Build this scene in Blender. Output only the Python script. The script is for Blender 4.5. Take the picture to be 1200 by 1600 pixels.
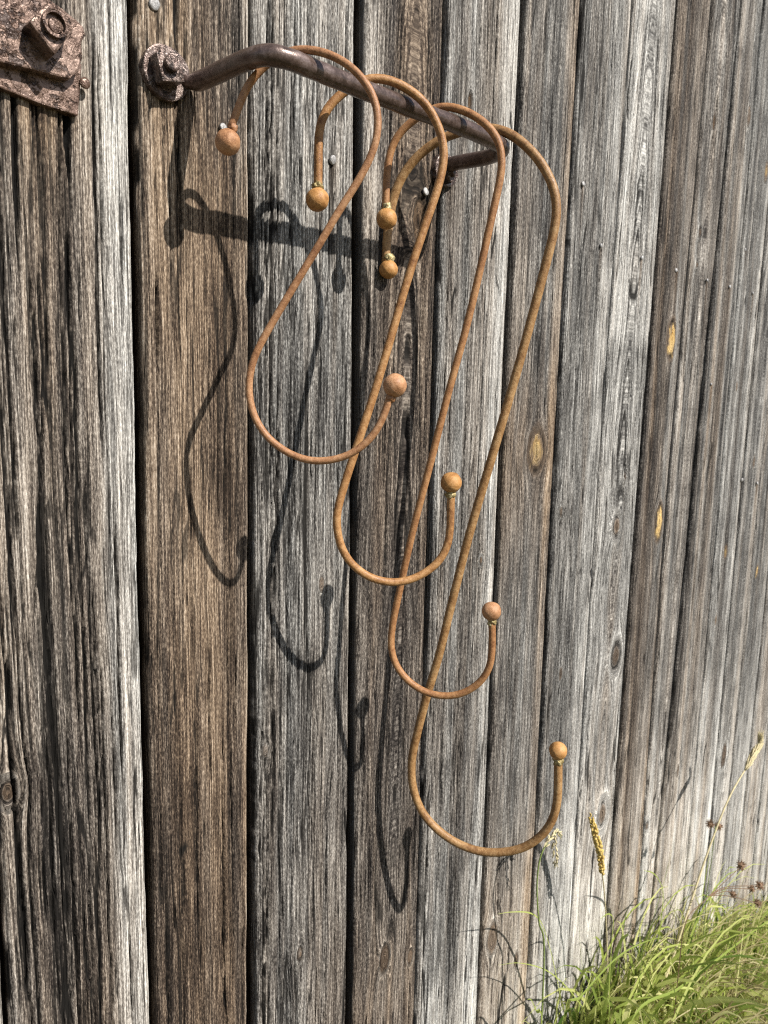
import bpy, bmesh, math, random
import numpy as np
from mathutils import Vector, Matrix

for o in list(bpy.data.objects):
    bpy.data.objects.remove(o)
scene = bpy.context.scene
C = scene.collection
random.seed(5)
RNG = np.random.default_rng(11)

# ------------------------------------------------------------------ camera
# world: barn wall face is the plane y = 0 (outdoors at y < 0), x runs along the wall, z is up, eye level z = 0
CAM = np.array([0.0, -0.75, 0.0])
FPX, YAW, PITCH, ROLL = 1161.3, math.radians(44.4625), math.radians(-8.485), math.radians(1.3693)
cy, sy, cp, sp = math.cos(YAW), math.sin(YAW), math.cos(PITCH), math.sin(PITCH)
fw = np.array([sy * cp, cy * cp, sp]); rt = np.array([cy, -sy, 0.0]); up = np.cross(rt, fw)
cr, sr = math.cos(ROLL), math.sin(ROLL)
rt, up = cr * rt + sr * up, -sr * rt + cr * up
cam_d = bpy.data.cameras.new("camera")
cam = bpy.data.objects.new("camera", cam_d)
C.objects.link(cam)
M = Matrix(((rt[0], up[0], -fw[0], CAM[0]), (rt[1], up[1], -fw[1], CAM[1]), (rt[2], up[2], -fw[2], CAM[2]), (0, 0, 0, 1)))
cam.matrix_world = M
cam_d.sensor_fit = 'VERTICAL'
cam_d.sensor_height = 36.0
cam_d.sensor_width = 27.0
cam_d.lens = FPX / 1600 * 36.0
cam_d.clip_start = 0.02
cam_d.clip_end = 400
cam_d.dof.use_dof = True
cam_d.dof.focus_distance = 0.88
cam_d.dof.aperture_fstop = cam_d.lens / 2.5
scene.camera = cam
scene.render.resolution_x, scene.render.resolution_y = 768, 1024
scene.render.engine = 'CYCLES'
scene.cycles.use_denoising = False
scene.cycles.pixel_filter_type = 'BLACKMAN_HARRIS'
scene.cycles.filter_width = 1.15

# ------------------------------------------------------------------ light
LDIR = Vector((-0.185, 1.0, -0.93)).normalized()          # the way sunlight travels
elev = math.asin(-LDIR.z)
sx_, sy_ = -LDIR.x, -LDIR.y
world = bpy.data.worlds.new("World")
scene.world = world
world.use_nodes = True
wn = world.node_tree
sky = wn.nodes.new('ShaderNodeTexSky')
sky.sky_type = 'NISHITA'
sky.sun_disc = False
sky.sun_elevation = elev
sky.sun_rotation = math.atan2(sx_, sy_)
wn.nodes['Background'].inputs['Strength'].default_value = 0.075
wn.links.new(sky.outputs[0], wn.nodes['Background'].inputs['Color'])
sun_d = bpy.data.lights.new("sun", 'SUN')
sun_d.energy = 4.9
sun_d.angle = math.radians(0.55)
sun_d.color = (1.0, 0.955, 0.89)
sun = bpy.data.objects.new("sun", sun_d)
C.objects.link(sun)
sun.rotation_euler = LDIR.to_track_quat('-Z', 'Y').to_euler()
sun.location = (2, -6, 6)
vs = scene.view_settings
vs.view_transform = 'Standard'
vs.look = 'None'
vs.gamma = 1
vs.exposure = 0.6
vs.use_curve_mapping = False

# ------------------------------------------------------------------ helpers
def ray(px, py):
    d = (px - 600) / FPX * rt - (py - 800) / FPX * up + fw
    return d

def on_plane(px, py, n, d0):
    d = ray(px, py); n = np.asarray(n, float)
    return CAM + (d0 - CAM @ n) / (d @ n) * d

def wall(px, py, y=0.0):
    return on_plane(px, py, (0, 1, 0), y)

def depth_of(P):
    return float((np.asarray(P) - CAM) @ fw)

def hash01(ix, iy, seed):
    h = (ix.astype(np.int64) * 374761393 + iy.astype(np.int64) * 668265263 + int(seed) * 1442695041) & 0xFFFFFFFF
    h = ((h ^ (h >> 13)) * 1274126177) & 0xFFFFFFFF
    h = ((h ^ (h >> 16)) * 2246822519) & 0xFFFFFFFF
    h = h ^ (h >> 15)
    return (h & 0xFFFFFF) / float(0xFFFFFF)

def vn(x, y, seed=0):
    x = np.asarray(x, float); y = np.asarray(y, float)
    ix, iy = np.floor(x), np.floor(y)
    fx, fy = x - ix, y - iy
    fx = fx * fx * (3 - 2 * fx); fy = fy * fy * (3 - 2 * fy)
    a = hash01(ix, iy, seed); b = hash01(ix + 1, iy, seed)
    c = hash01(ix, iy + 1, seed); d = hash01(ix + 1, iy + 1, seed)
    return (a * (1 - fx) + b * fx) * (1 - fy) + (c * (1 - fx) + d * fx) * fy

def fbm(x, y, seed=0, oct=3):
    s = 0; a = 1; t = 0
    for k in range(oct):
        s = s + a * vn(x * 2 ** k, y * 2 ** k, seed + 17 * k); t += a; a *= .5
    return s / t

def sstep(a, b, x):
    t = np.clip((x - a) / (b - a), 0, 1)
    return t * t * (3 - 2 * t)

def link(o, parent=None):
    C.objects.link(o)
    if parent is not None:
        o.parent = parent
        o.matrix_parent_inverse = Matrix.Translation(-Vector(parent.location))
    return o

def empty(name, loc, label, cat, group=None):
    o = bpy.data.objects.new(name, None)
    o.empty_display_size = 0.05
    o.location = Vector([float(v) for v in loc])
    tag(o, label, cat, group)
    return link(o)

def tag(o, label=None, cat=None, group=None, kind=None):
    if label: o['label'] = label
    if cat: o['category'] = cat
    if group: o['group'] = group
    if kind: o['kind'] = kind
    return o

def np_mesh(name, V, F, mat, smooth=True):
    """V (n,3), F (m,4) or (m,3) arrays"""
    V = np.asarray(V, np.float32); F = np.asarray(F, np.int32)
    me = bpy.data.meshes.new(name)
    k = F.shape[1]
    me.vertices.add(len(V)); me.vertices.foreach_set('co', V.ravel())
    me.loops.add(F.size); me.loops.foreach_set('vertex_index', F.ravel())
    me.polygons.add(len(F))
    me.polygons.foreach_set('loop_start', np.arange(0, F.size, k, dtype=np.int32))
    me.polygons.foreach_set('use_smooth', np.full(len(F), smooth))
    me.update(calc_edges=True)
    me.validate()
    if mat: me.materials.append(mat)
    return me

def mesh_obj(name, me, parent=None):
    return link(bpy.data.objects.new(name, me), parent)

def bm_obj(name, bm, mat, parent=None, smooth=True):
    bmesh.ops.recalc_face_normals(bm, faces=bm.faces)
    me = bpy.data.meshes.new(name)
    bm.to_mesh(me); bm.free()
    if smooth:
        for p in me.polygons: p.use_smooth = True
    me.materials.append(mat)
    return mesh_obj(name, me, parent)

def catmull(P, step=0.006):
    P = np.asarray(P, float)
    Q = np.vstack([2 * P[0] - P[1], P, 2 * P[-1] - P[-2]])
    out = []
    for i in range(1, len(Q) - 2):
        p0, p1, p2, p3 = Q[i - 1], Q[i], Q[i + 1], Q[i + 2]
        n = max(2, int(np.linalg.norm(p2 - p1) / step))
        for t in np.arange(n) / n:
            out.append(.5 * (2 * p1 + (p2 - p0) * t + (2 * p0 - 5 * p1 + 4 * p2 - p3) * t * t + (3 * p1 - p0 - 3 * p2 + p3) * t ** 3))
    out.append(Q[-2])
    return np.array(out)

def smooth_path(P, it=2):
    P = P.copy()
    for _ in range(it):
        P[1:-1] = .25 * P[:-2] + .5 * P[1:-1] + .25 * P[2:]
    return P

def tube_data(P, r, n=14, rough=0.0, seed=0, squash=None, cap=True):
    P = np.asarray(P, float); m = len(P)
    r = np.broadcast_to(np.asarray(r, float), (m,))
    T = np.gradient(P, axis=0); T /= np.linalg.norm(T, axis=1)[:, None]
    a = np.array([0, 0, 1.0]) if abs(T[0][2]) < .9 else np.array([1.0, 0, 0])
    N = np.cross(T[0], a); N /= np.linalg.norm(N)
    V = []; s = 0
    for i in range(m):
        N = N - T[i] * (N @ T[i]); N /= np.linalg.norm(N)
        B = np.cross(T[i], N)
        ang = np.arange(n) / n * 2 * np.pi
        rr = r[i] * np.ones(n)
        if rough:
            rr = rr * (1 + rough * (vn(ang * 1.3 + 3, np.full(n, i * .35), seed) + vn((2 * np.pi - ang) * 1.3, np.full(n, i * .35), seed + 3) - 1))
        V.append(P[i] + np.outer(np.cos(ang) * rr, N) + np.outer(np.sin(ang) * rr, B))
    V = np.vstack(V)
    i = np.arange(m - 1)[:, None] * n; j = np.arange(n)[None]; k = (j + 1) % n
    F = np.stack([i + j, i + k, i + n + k, i + n + j], -1).reshape(-1, 4)
    if cap:
        nv = len(V)
        V = np.vstack([V, P[0], P[-1]])
        jj = np.arange(n); kk = (jj + 1) % n
        c0 = np.stack([kk, jj, np.full(n, nv), np.full(n, nv)], -1)
        c1 = np.stack([jj + (m - 1) * n, kk + (m - 1) * n, np.full(n, nv + 1), np.full(n, nv + 1)], -1)
        return V, F, np.vstack([c0, c1])[:, :3]
    return V, F, None

def tube_obj(name, P, r, mat, parent=None, n=14, rough=0.0, seed=0):
    V, F, T = tube_data(P, r, n, rough, seed)
    me = bpy.data.meshes.new(name)
    me.from_pydata(V.tolist(), [], F.tolist() + T.tolist())
    for p in me.polygons: p.use_smooth = True
    me.materials.append(mat)
    return mesh_obj(name, me, parent)

def lump(name, c, r, mat, parent=None, sub=3, rough=.03, freq=1.5, scale=(1, 1, 1), axis=None, seed=0):
    bm = bmesh.new()
    bmesh.ops.create_icosphere(bm, subdivisions=sub, radius=1)
    q = Vector(axis).to_track_quat('Z', 'Y') if axis is not None else None
    from mathutils import noise as mn
    for v in bm.verts:
        d = 1 + rough * mn.noise(v.co * freq + Vector((seed * 7.1, seed * 3.3, 0))) * 2
        co = Vector((v.co.x * scale[0], v.co.y * scale[1], v.co.z * scale[2])) * d * r
        if q: co = q @ co
        v.co = co + Vector(c)
    return bm_obj(name, bm, mat, parent)

def prism(name, poly, y0, y1, mat, parent=None, bevel=.0015, jitter=0.0, sub=0):
    """poly = list of (x, z) on the wall, extruded from y0 (back) to y1 (front)"""
    bm = bmesh.new()
    a = [bm.verts.new((float(x), y0, float(z))) for x, z in poly]
    b = [bm.verts.new((float(x), y1, float(z))) for x, z in poly]
    bm.faces.new(a); bm.faces.new(b[::-1])
    n = len(poly)
    for i in range(n):
        bm.faces.new((a[i], b[i], b[(i + 1) % n], a[(i + 1) % n]))
    bmesh.ops.recalc_face_normals(bm, faces=bm.faces)
    if bevel:
        ed = [e for e in bm.edges if all(abs(v.co.y - y1) < 1e-6 for v in e.verts) or
              (abs(e.verts[0].co.y - e.verts[1].co.y) > 1e-6)]
        bmesh.ops.bevel(bm, geom=ed, offset=bevel, segments=2, affect='EDGES', profile=.6)
    return bm_obj(name, bm, mat, parent, smooth=False)

# ------------------------------------------------------------------ materials
class Nt:
    def __init__(self, name):
        self.m = bpy.data.materials.new(name)
        self.m.use_nodes = True
        self.t = self.m.node_tree
        self.b = self.t.nodes['Principled BSDF']
    def n(self, typ, **kw):
        x = self.t.nodes.new(typ)
        for k, v in kw.items(): setattr(x, k, v)
        return x
    def L(self, a, b): self.t.links.new(a, b)
    def put(self, sock, v):
        if hasattr(v, 'is_linked') or isinstance(v, bpy.types.NodeSocket): self.L(v, sock)
        else: sock.default_value = v
    def math(self, op, a, b=0.0, clamp=False):
        x = self.n('ShaderNodeMath', operation=op); x.use_clamp = clamp
        self.put(x.inputs[0], a); self.put(x.inputs[1], b)
        return x.outputs[0]
    def mix(self, f, a, b, blend='MIX'):
        x = self.n('ShaderNodeMix', data_type='RGBA', blend_type=blend)
        self.put(x.inputs[0], f)
        self.put(x.inputs[6], a if not isinstance(a, tuple) else (*a, 1)); self.put(x.inputs[7], b if not isinstance(b, tuple) else (*b, 1))
        return x.outputs[2]
    def noise(self, vec, scale, detail=3, rough=.55, dist=0.0):
        x = self.n('ShaderNodeTexNoise')
        if vec is not None: self.L(vec, x.inputs['Vector'])
        x.inputs['Scale'].default_value = scale; x.inputs['Detail'].default_value = detail
        x.inputs['Roughness'].default_value = rough; x.inputs['Distortion'].default_value = dist
        return x.outputs[0]
    def mapv(self, vec, sc, loc=(0, 0, 0)):
        x = self.n('ShaderNodeMapping'); self.L(vec, x.inputs[0])
        x.inputs['Scale'].default_value = sc; x.inputs['Location'].default_value = loc
        return x.outputs[0]
    def ramp(self, f, stops, interp='LINEAR'):
        x = self.n('ShaderNodeValToRGB'); self.L(f, x.inputs[0]); e = x.color_ramp.elements
        x.color_ramp.interpolation = interp
        while len(e) < len(stops): e.new(.5)
        for s, (p, c) in zip(e, stops):
            s.position = p; s.color = (*c, 1) if len(c) == 3 else c
        return x.outputs[0]
    def rng(self, f, a, b, c=0.0, d=1.0):
        x = self.n('ShaderNodeMapRange'); self.L(f, x.inputs[0])
        x.inputs[1].default_value = a; x.inputs[2].default_value = b; x.inputs[3].default_value = c; x.inputs[4].default_value = d
        return x.outputs[0]
    def bump(self, h, strength, dist, prev=None):
        x = self.n('ShaderNodeBump'); self.L(h, x.inputs['Height'])
        x.inputs['Strength'].default_value = strength; x.inputs['Distance'].default_value = dist
        if prev is not None: self.L(prev, x.inputs['Normal'])
        return x.outputs[0]
    def done(self, col, rough, normal=None, spec=.3, metal=0.0):
        self.put(self.b.inputs['Base Color'], col if not isinstance(col, tuple) else (*col, 1))
        self.put(self.b.inputs['Roughness'], rough)
        self.b.inputs['Specular IOR Level'].default_value = spec
        self.b.inputs['Metallic'].default_value = metal
        if normal is not None: self.L(normal, self.b.inputs['Normal'])
        return self.m

def wood_material():
    s = Nt("weathered_wood")
    uv = s.n('ShaderNodeUVMap', uv_map='grain').outputs[0]
    tone = s.n('ShaderNodeAttribute', attribute_name='tone')
    sep = s.n('ShaderNodeSeparateColor'); s.L(tone.outputs['Color'], sep.inputs[0])
    brown, pale, yellow = sep.outputs
    tone2 = s.n('ShaderNodeAttribute', attribute_name='tone2')
    sep2 = s.n('ShaderNodeSeparateColor'); s.L(tone2.outputs['Color'], sep2.inputs[0])
    crack, knot, dirt = sep2.outputs
    fib = s.noise(s.mapv(uv, (560, 15, 1)), 1.0, 2, .6)
    fib2 = s.noise(s.mapv(uv, (210, 5.5, 1), (7, 3, 0)), 1.0, 3, .6)
    band = s.noise(s.mapv(uv, (60, 2.2, 1), (1, 9, 0)), 1.0, 3, .6)
    fleck = s.noise(s.mapv(uv, (760, 170, 1), (4, 4, 0)), 1.0, 2, .75)
    blot = s.noise(s.mapv(uv, (11, 4.0, 1), (2, 5, 0)), 1.0, 4, .65)
    ln1 = s.rng(s.math('ABSOLUTE', s.math('SUBTRACT', s.noise(s.mapv(uv, (330, 5, 1), (3, 1, 0)), 1.0, 1.0, .5), .5)), .0, .045)
    ln2 = s.rng(s.math('ABSOLUTE', s.math('SUBTRACT', s.noise(s.mapv(uv, (150, 3, 1), (8, 2, 0)), 1.0, 1.5, .5), .5)), .0, .018)
    v = s.math('ADD', s.math('MULTIPLY', s.rng(fib, .36, .64), .30), s.math('MULTIPLY', s.rng(fib2, .35, .65), .22))
    v = s.math('ADD', v, s.math('MULTIPLY', s.rng(band, .35, .65), .11))
    v = s.math('ADD', v, s.math('MULTIPLY', s.rng(fleck, .40, .66), .38))
    v = s.math('ADD', v, s.math('MULTIPLY', s.math('SUBTRACT', pale, .5), .95))
    v = s.math('ADD', v, s.math('MULTIPLY', s.math('SUBTRACT', blot, .5), .35))
    v = s.math('MULTIPLY', v, s.math('ADD', s.math('MULTIPLY', ln1, .42), .58))
    v = s.math('MULTIPLY', v, s.math('ADD', s.math('MULTIPLY', ln2, .45), .55), clamp=True)
    grey = s.ramp(v, [(0.0, (.014, .013, .013)), (.22, (.068, .065, .061)), (.45, (.202, .195, .181)), (.68, (.42, .408, .380)), (1.0, (.76, .74, .69))])
    brn = s.ramp(v, [(0.0, (.016, .011, .008)), (.22, (.075, .052, .036)), (.45, (.20, .145, .098)), (.68, (.38, .290, .205)), (1.0, (.62, .53, .42))])
    bmix = s.math('ADD', brown, s.math('MULTIPLY', s.math('SUBTRACT', band, .5), .8), clamp=True)
    col = s.mix(bmix, grey, brn)
    kn = s.ramp(fib2, [(.35, (.035, .022, .014)), (.65, (.20, .135, .085))])
    col = s.mix(knot, col, kn)
    yl = s.ramp(fib, [(.35, (.34, .19, .05)), (.60, (.80, .58, .25))])
    col = s.mix(yellow, col, yl)
    col = s.mix(crack, col, (.010, .009, .008))
    h = s.math('ADD', s.math('MULTIPLY', s.rng(fib, .36, .64), .35), s.math('MULTIPLY', s.rng(fib2, .35, .65), .6))
    h = s.math('ADD', h, s.math('MULTIPLY', s.rng(fleck, .38, .68), .25))
    h = s.math('ADD', h, s.math('ADD', s.math('MULTIPLY', ln1, .5), ln2))
    nrm = s.bump(h, .8, .0011)
    return s.done(col, .85, nrm, spec=.12)

def rust_material(name, dark, mid, light, gloss=.62, metal=0.0, pit=1.0, scale=1.0, spec=.3, flake=0.0):
    s = Nt(name)
    co = s.n('ShaderNodeTexCoord').outputs['Object']
    a = s.noise(co, 38 * scale, 5, .65)
    b = s.noise(co, 210 * scale, 4, .7)
    c = s.noise(co, 900 * scale, 2, .6)
    v = s.math('ADD', s.math('MULTIPLY', s.rng(a, .34, .66), .42), s.math('MULTIPLY', s.rng(b, .36, .64), .38))
    v = s.math('ADD', v, s.math('MULTIPLY', s.rng(c, .35, .65), .20), clamp=True)
    col = s.ramp(v, [(.12, dark), (.5, mid), (.85, light)])
    h = s.math('ADD', s.math('MULTIPLY', b, 1.0), s.math('MULTIPLY', c, .5))
    nrm = s.bump(h, .55 * pit, .0012)
    if flake:
        f1 = s.noise(s.mapv(co, (1, 1, 1), (3, 7, 1)), 95 * scale, 5, .7, .6)
        fl = s.rng(f1, .50, .56)
        f2 = s.rng(s.noise(s.mapv(co, (1, 1, 1), (1, 2, 8)), 150 * scale, 4, .7), .56, .60)
        col = s.mix(s.math('MULTIPLY', fl, flake), col, tuple(min(1, q * 1.25 + .02) for q in light))
        col = s.mix(s.math('MULTIPLY', f2, .85), col, tuple(q * .55 for q in dark))
        nrm = s.bump(s.math('SUBTRACT', fl, f2), .7, .0014, nrm)
    r = s.rng(b, .3, .7, gloss - .1, gloss + .14)
    return s.done(col, r, nrm, spec=spec, metal=metal)

WOOD = wood_material()
RUST_ORANGE = rust_material("ochre_rust", (.165, .070, .026), (.315, .158, .060), (.45, .26, .115), .44, pit=.7)
RUST_RED = rust_material("red_brown_rust", (.18, .080, .038), (.33, .165, .078), (.45, .255, .135), .44, pit=.7)
RUST_BROWN = rust_material("brown_rust", (.17, .072, .030), (.31, .152, .064), (.42, .230, .105), .46, pit=.7)
RUST_OCHRE = rust_material("olive_ochre_rust", (.150, .070, .026), (.285, .158, .064), (.42, .265, .125), .44, pit=.8)
BALL_A = rust_material("rusted_ball_orange", (.22, .095, .028), (.41, .205, .068), (.50, .28, .11), .5, pit=.8)
BALL_B = rust_material("rusted_ball_tan", (.22, .10, .045), (.40, .205, .10), (.50, .29, .16), .5, pit=.8)
WELD = rust_material("brassy_weld", (.13, .085, .03), (.36, .28, .12), (.66, .58, .36), .36, .35, 1.4, 1.6)
IRON = rust_material("dark_forged_iron", (.060, .041, .033), (.110, .075, .062), (.20, .15, .135), .30, .4, .5, .6, spec=.5)
PLATE = rust_material("flaking_iron", (.028, .019, .015), (.105, .068, .054), (.30, .24, .21), .34, .45, 1.2, .75, spec=.5, flake=.3)
STRAPM = rust_material("flaking_rust_plate", (.045, .024, .017), (.125, .076, .054), (.24, .165, .13), .36, .4, .9, .5, spec=.5, flake=.22)
NAILM = rust_material("dull_zinc_nail", (.16, .15, .14), (.34, .33, .32), (.52, .51, .50), .5, .4, 1.0, 2.0)

# ------------------------------------------------------------------ ground
GZ = -1.95
def gz(x):
    return -1.40 - .27 * np.clip((np.asarray(x, float) - 1.15), 0, 4)
def ground():
    s = Nt("soil_and_thatch")
    co = s.n('ShaderNodeTexCoord').outputs['Object']
    a = s.noise(co, 9, 6, .65); b = s.noise(co, 70, 4, .65)
    col = s.mix(s.rng(a, .35, .65), (.045, .036, .022), (.085, .085, .035))
    col = s.mix(s.rng(b, .45, .75), col, (.16, .13, .075))
    m = s.done(col, .95, s.bump(b, .8, .01), spec=.1)
    n = 61
    g = np.sign(np.linspace(-1, 1, n)) * np.abs(np.linspace(-1, 1, n)) ** 3 * 120
    X, Y = np.meshgrid(g + 1.5, g - .5)
    Z = gz(X) + .03 * (fbm(X * 1.7, Y * 1.7, 3) - .5) * np.exp(-((X - 1.5) ** 2 + Y ** 2) / 200)
    V = np.stack([X, Y, Z], -1).reshape(-1, 3)
    i = np.arange(n - 1)[:, None] * n + np.arange(n - 1)[None]
    F = np.stack([i, i + 1, i + n + 1, i + n], -1).reshape(-1, 4)
    o = mesh_obj("ground", np_mesh("ground", V, F, m))
    tag(o, kind='structure')
ground()

# ------------------------------------------------------------------ barn wall
barn = empty("barn_wall", (1.4, 0, GZ), "weathered grey plank wall of upright boards behind the rusty hooks", "wall")
ZT, ZB = 1.32, GZ + .02

def gapx(rows):
    """rows of (y_px, left_px, right_px) -> arrays z, x_left_edge, x_right_edge"""
    z = []; a = []; b = []
    for y, l, r in rows:
        A = wall(l, y); B = wall(r, y)
        z.append((A[2] + B[2]) / 2); a.append(A[0]); b.append(B[0])
    k = np.argsort(z)
    return np.array(z)[k], np.array(a)[k], np.array(b)[k]

GAPS = [
    [(30, 201, 216), (800, 216, 230), (1200, 225, 238), (1530, 234.5, 245)],
    [(30, 392, 397), (800, 391, 400), (1200, 390, 401), (1530, 389, 403)],
    [(30, 558, 573), (400, 554, 569), (800, 551, 561), (1530, 543, 554)],
    [(30, 695, 702), (400, 684, 691), (800, 671, 680), (1370, 655, 660)],
    [(30, 815, 822), (800, 778, 785), (1370, 756, 760)],
    [(30, 907, 911), (800, 862, 866), (1370, 834, 838)],
    [(30, 987, 991), (800, 933, 936), (1370, 897, 900)],
    [(30, 1056, 1059), (800, 994, 998), (1370, 953, 956)],
    [(30, 1110, 1113), (800, 1041, 1044), (1370, 1000, 1002)],
    [(30, 1156, 1158.5), (800, 1080, 1082.5)],
]
gaps = []
for g in GAPS:
    gaps.append(gapx(g))
gaps.insert(0, (np.array([-1., 1.]), np.array([.207, .203]), np.array([.214, .211])))
gaps.insert(0, (np.array([-1., 1.]), np.array([.044, .046]), np.array([.051, .053])))
gaps.insert(0, (np.array([-1., 1.]), np.array([-.12, -.12]), np.array([-.113, -.112])))
rg = random.Random(3)
x = 1.795
while x < 3.9:
    x += rg.choice([.135, .15, .16, .145])
    w = rg.uniform(.003, .006); t = rg.uniform(-.008, .008)
    gaps.append((np.array([-1.5, 1.2]), np.array([x - w / 2 - t, x - w / 2 + t]), np.array([x + w / 2 - t, x + w / 2 + t])))

# knots: px, py, rx in metres, kind (n normal, y yellow heart, r ringed pale), grain pull
KN = [(838, 704, .025, 'b'), (1048, 530, .020, 'y'), (1029, 815, .021, 'y'), (657, 345, .016, 'd'), (600, 1497, .013, 'n'),
      (641, 1495, .008, 'n'), (768, 1465, .017, 'n'), (806, 1500, .009, 'n'), (963, 822, .020, 'r'), (963, 1025, .026, 'r'),
      (941, 1272, .028, 'r'), (752, 876, .007, 'r'), (12, 1238, .011, 'r'), (468, 1490, .006, 'n'), (502, 912, .005, 'n'),
      (1133, 862, .012, 'o'), (978, 745, .006, 'n'), (877, 800, .008, 'r'), (414, 1172, .005, 'n'), (876, 1052, .006, 'n'),
      (1182, 893, .009, 'y'), (1040, 1262, .012, 'n'), (1075, 865, .008, 'n'), (1116, 190, .008, 'd'), (1197, 268, .012, 'o'),
      (735, 158, .006, 'd'), (1130, 1180, .02, 'n'), (1010, 1290, .012, 'r')]
knots = [(*wall(a, b)[[0, 2]], r, k) for a, b, r, k in KN]

# visible heights by distance along the wall, for row density
def zrange(x0):
    zs = [wall(px, py) for px in np.linspace(0, 1200, 13) for py in (0, 1600)]
    t = np.array([(p[0], p[2]) for p in zs])
    top = t[1::2] if t[0][1] < t[1][1] else t[0::2]
    bot = t[0::2] if t[0][1] < t[1][1] else t[1::2]
    return float(np.interp(x0, bot[:, 0], bot[:, 1])) - .12, float(np.interp(x0, top[:, 0], top[:, 1])) + .12

# look of each board, in order along the wall: brown, pale, roughness of relief, number of cracks
LOOK = [(.4, .45, 1.0, 40), (.3, .50, 1.0, 50),
        (.50, .345, 1.05, 160), (.82, .37, .7, 60), (.14, .37, 1.2, 190), (.36, .31, .9, 100), (.08, .43, .9, 90),
        (.16, .29, .7, 50), (.08, .43, .8, 60), (.06, .51, .7, 46), (.45, .33, .6, 30), (.12, .43, .7, 36), (.18, .40, .6, 30)]
rl = random.Random(8)

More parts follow.
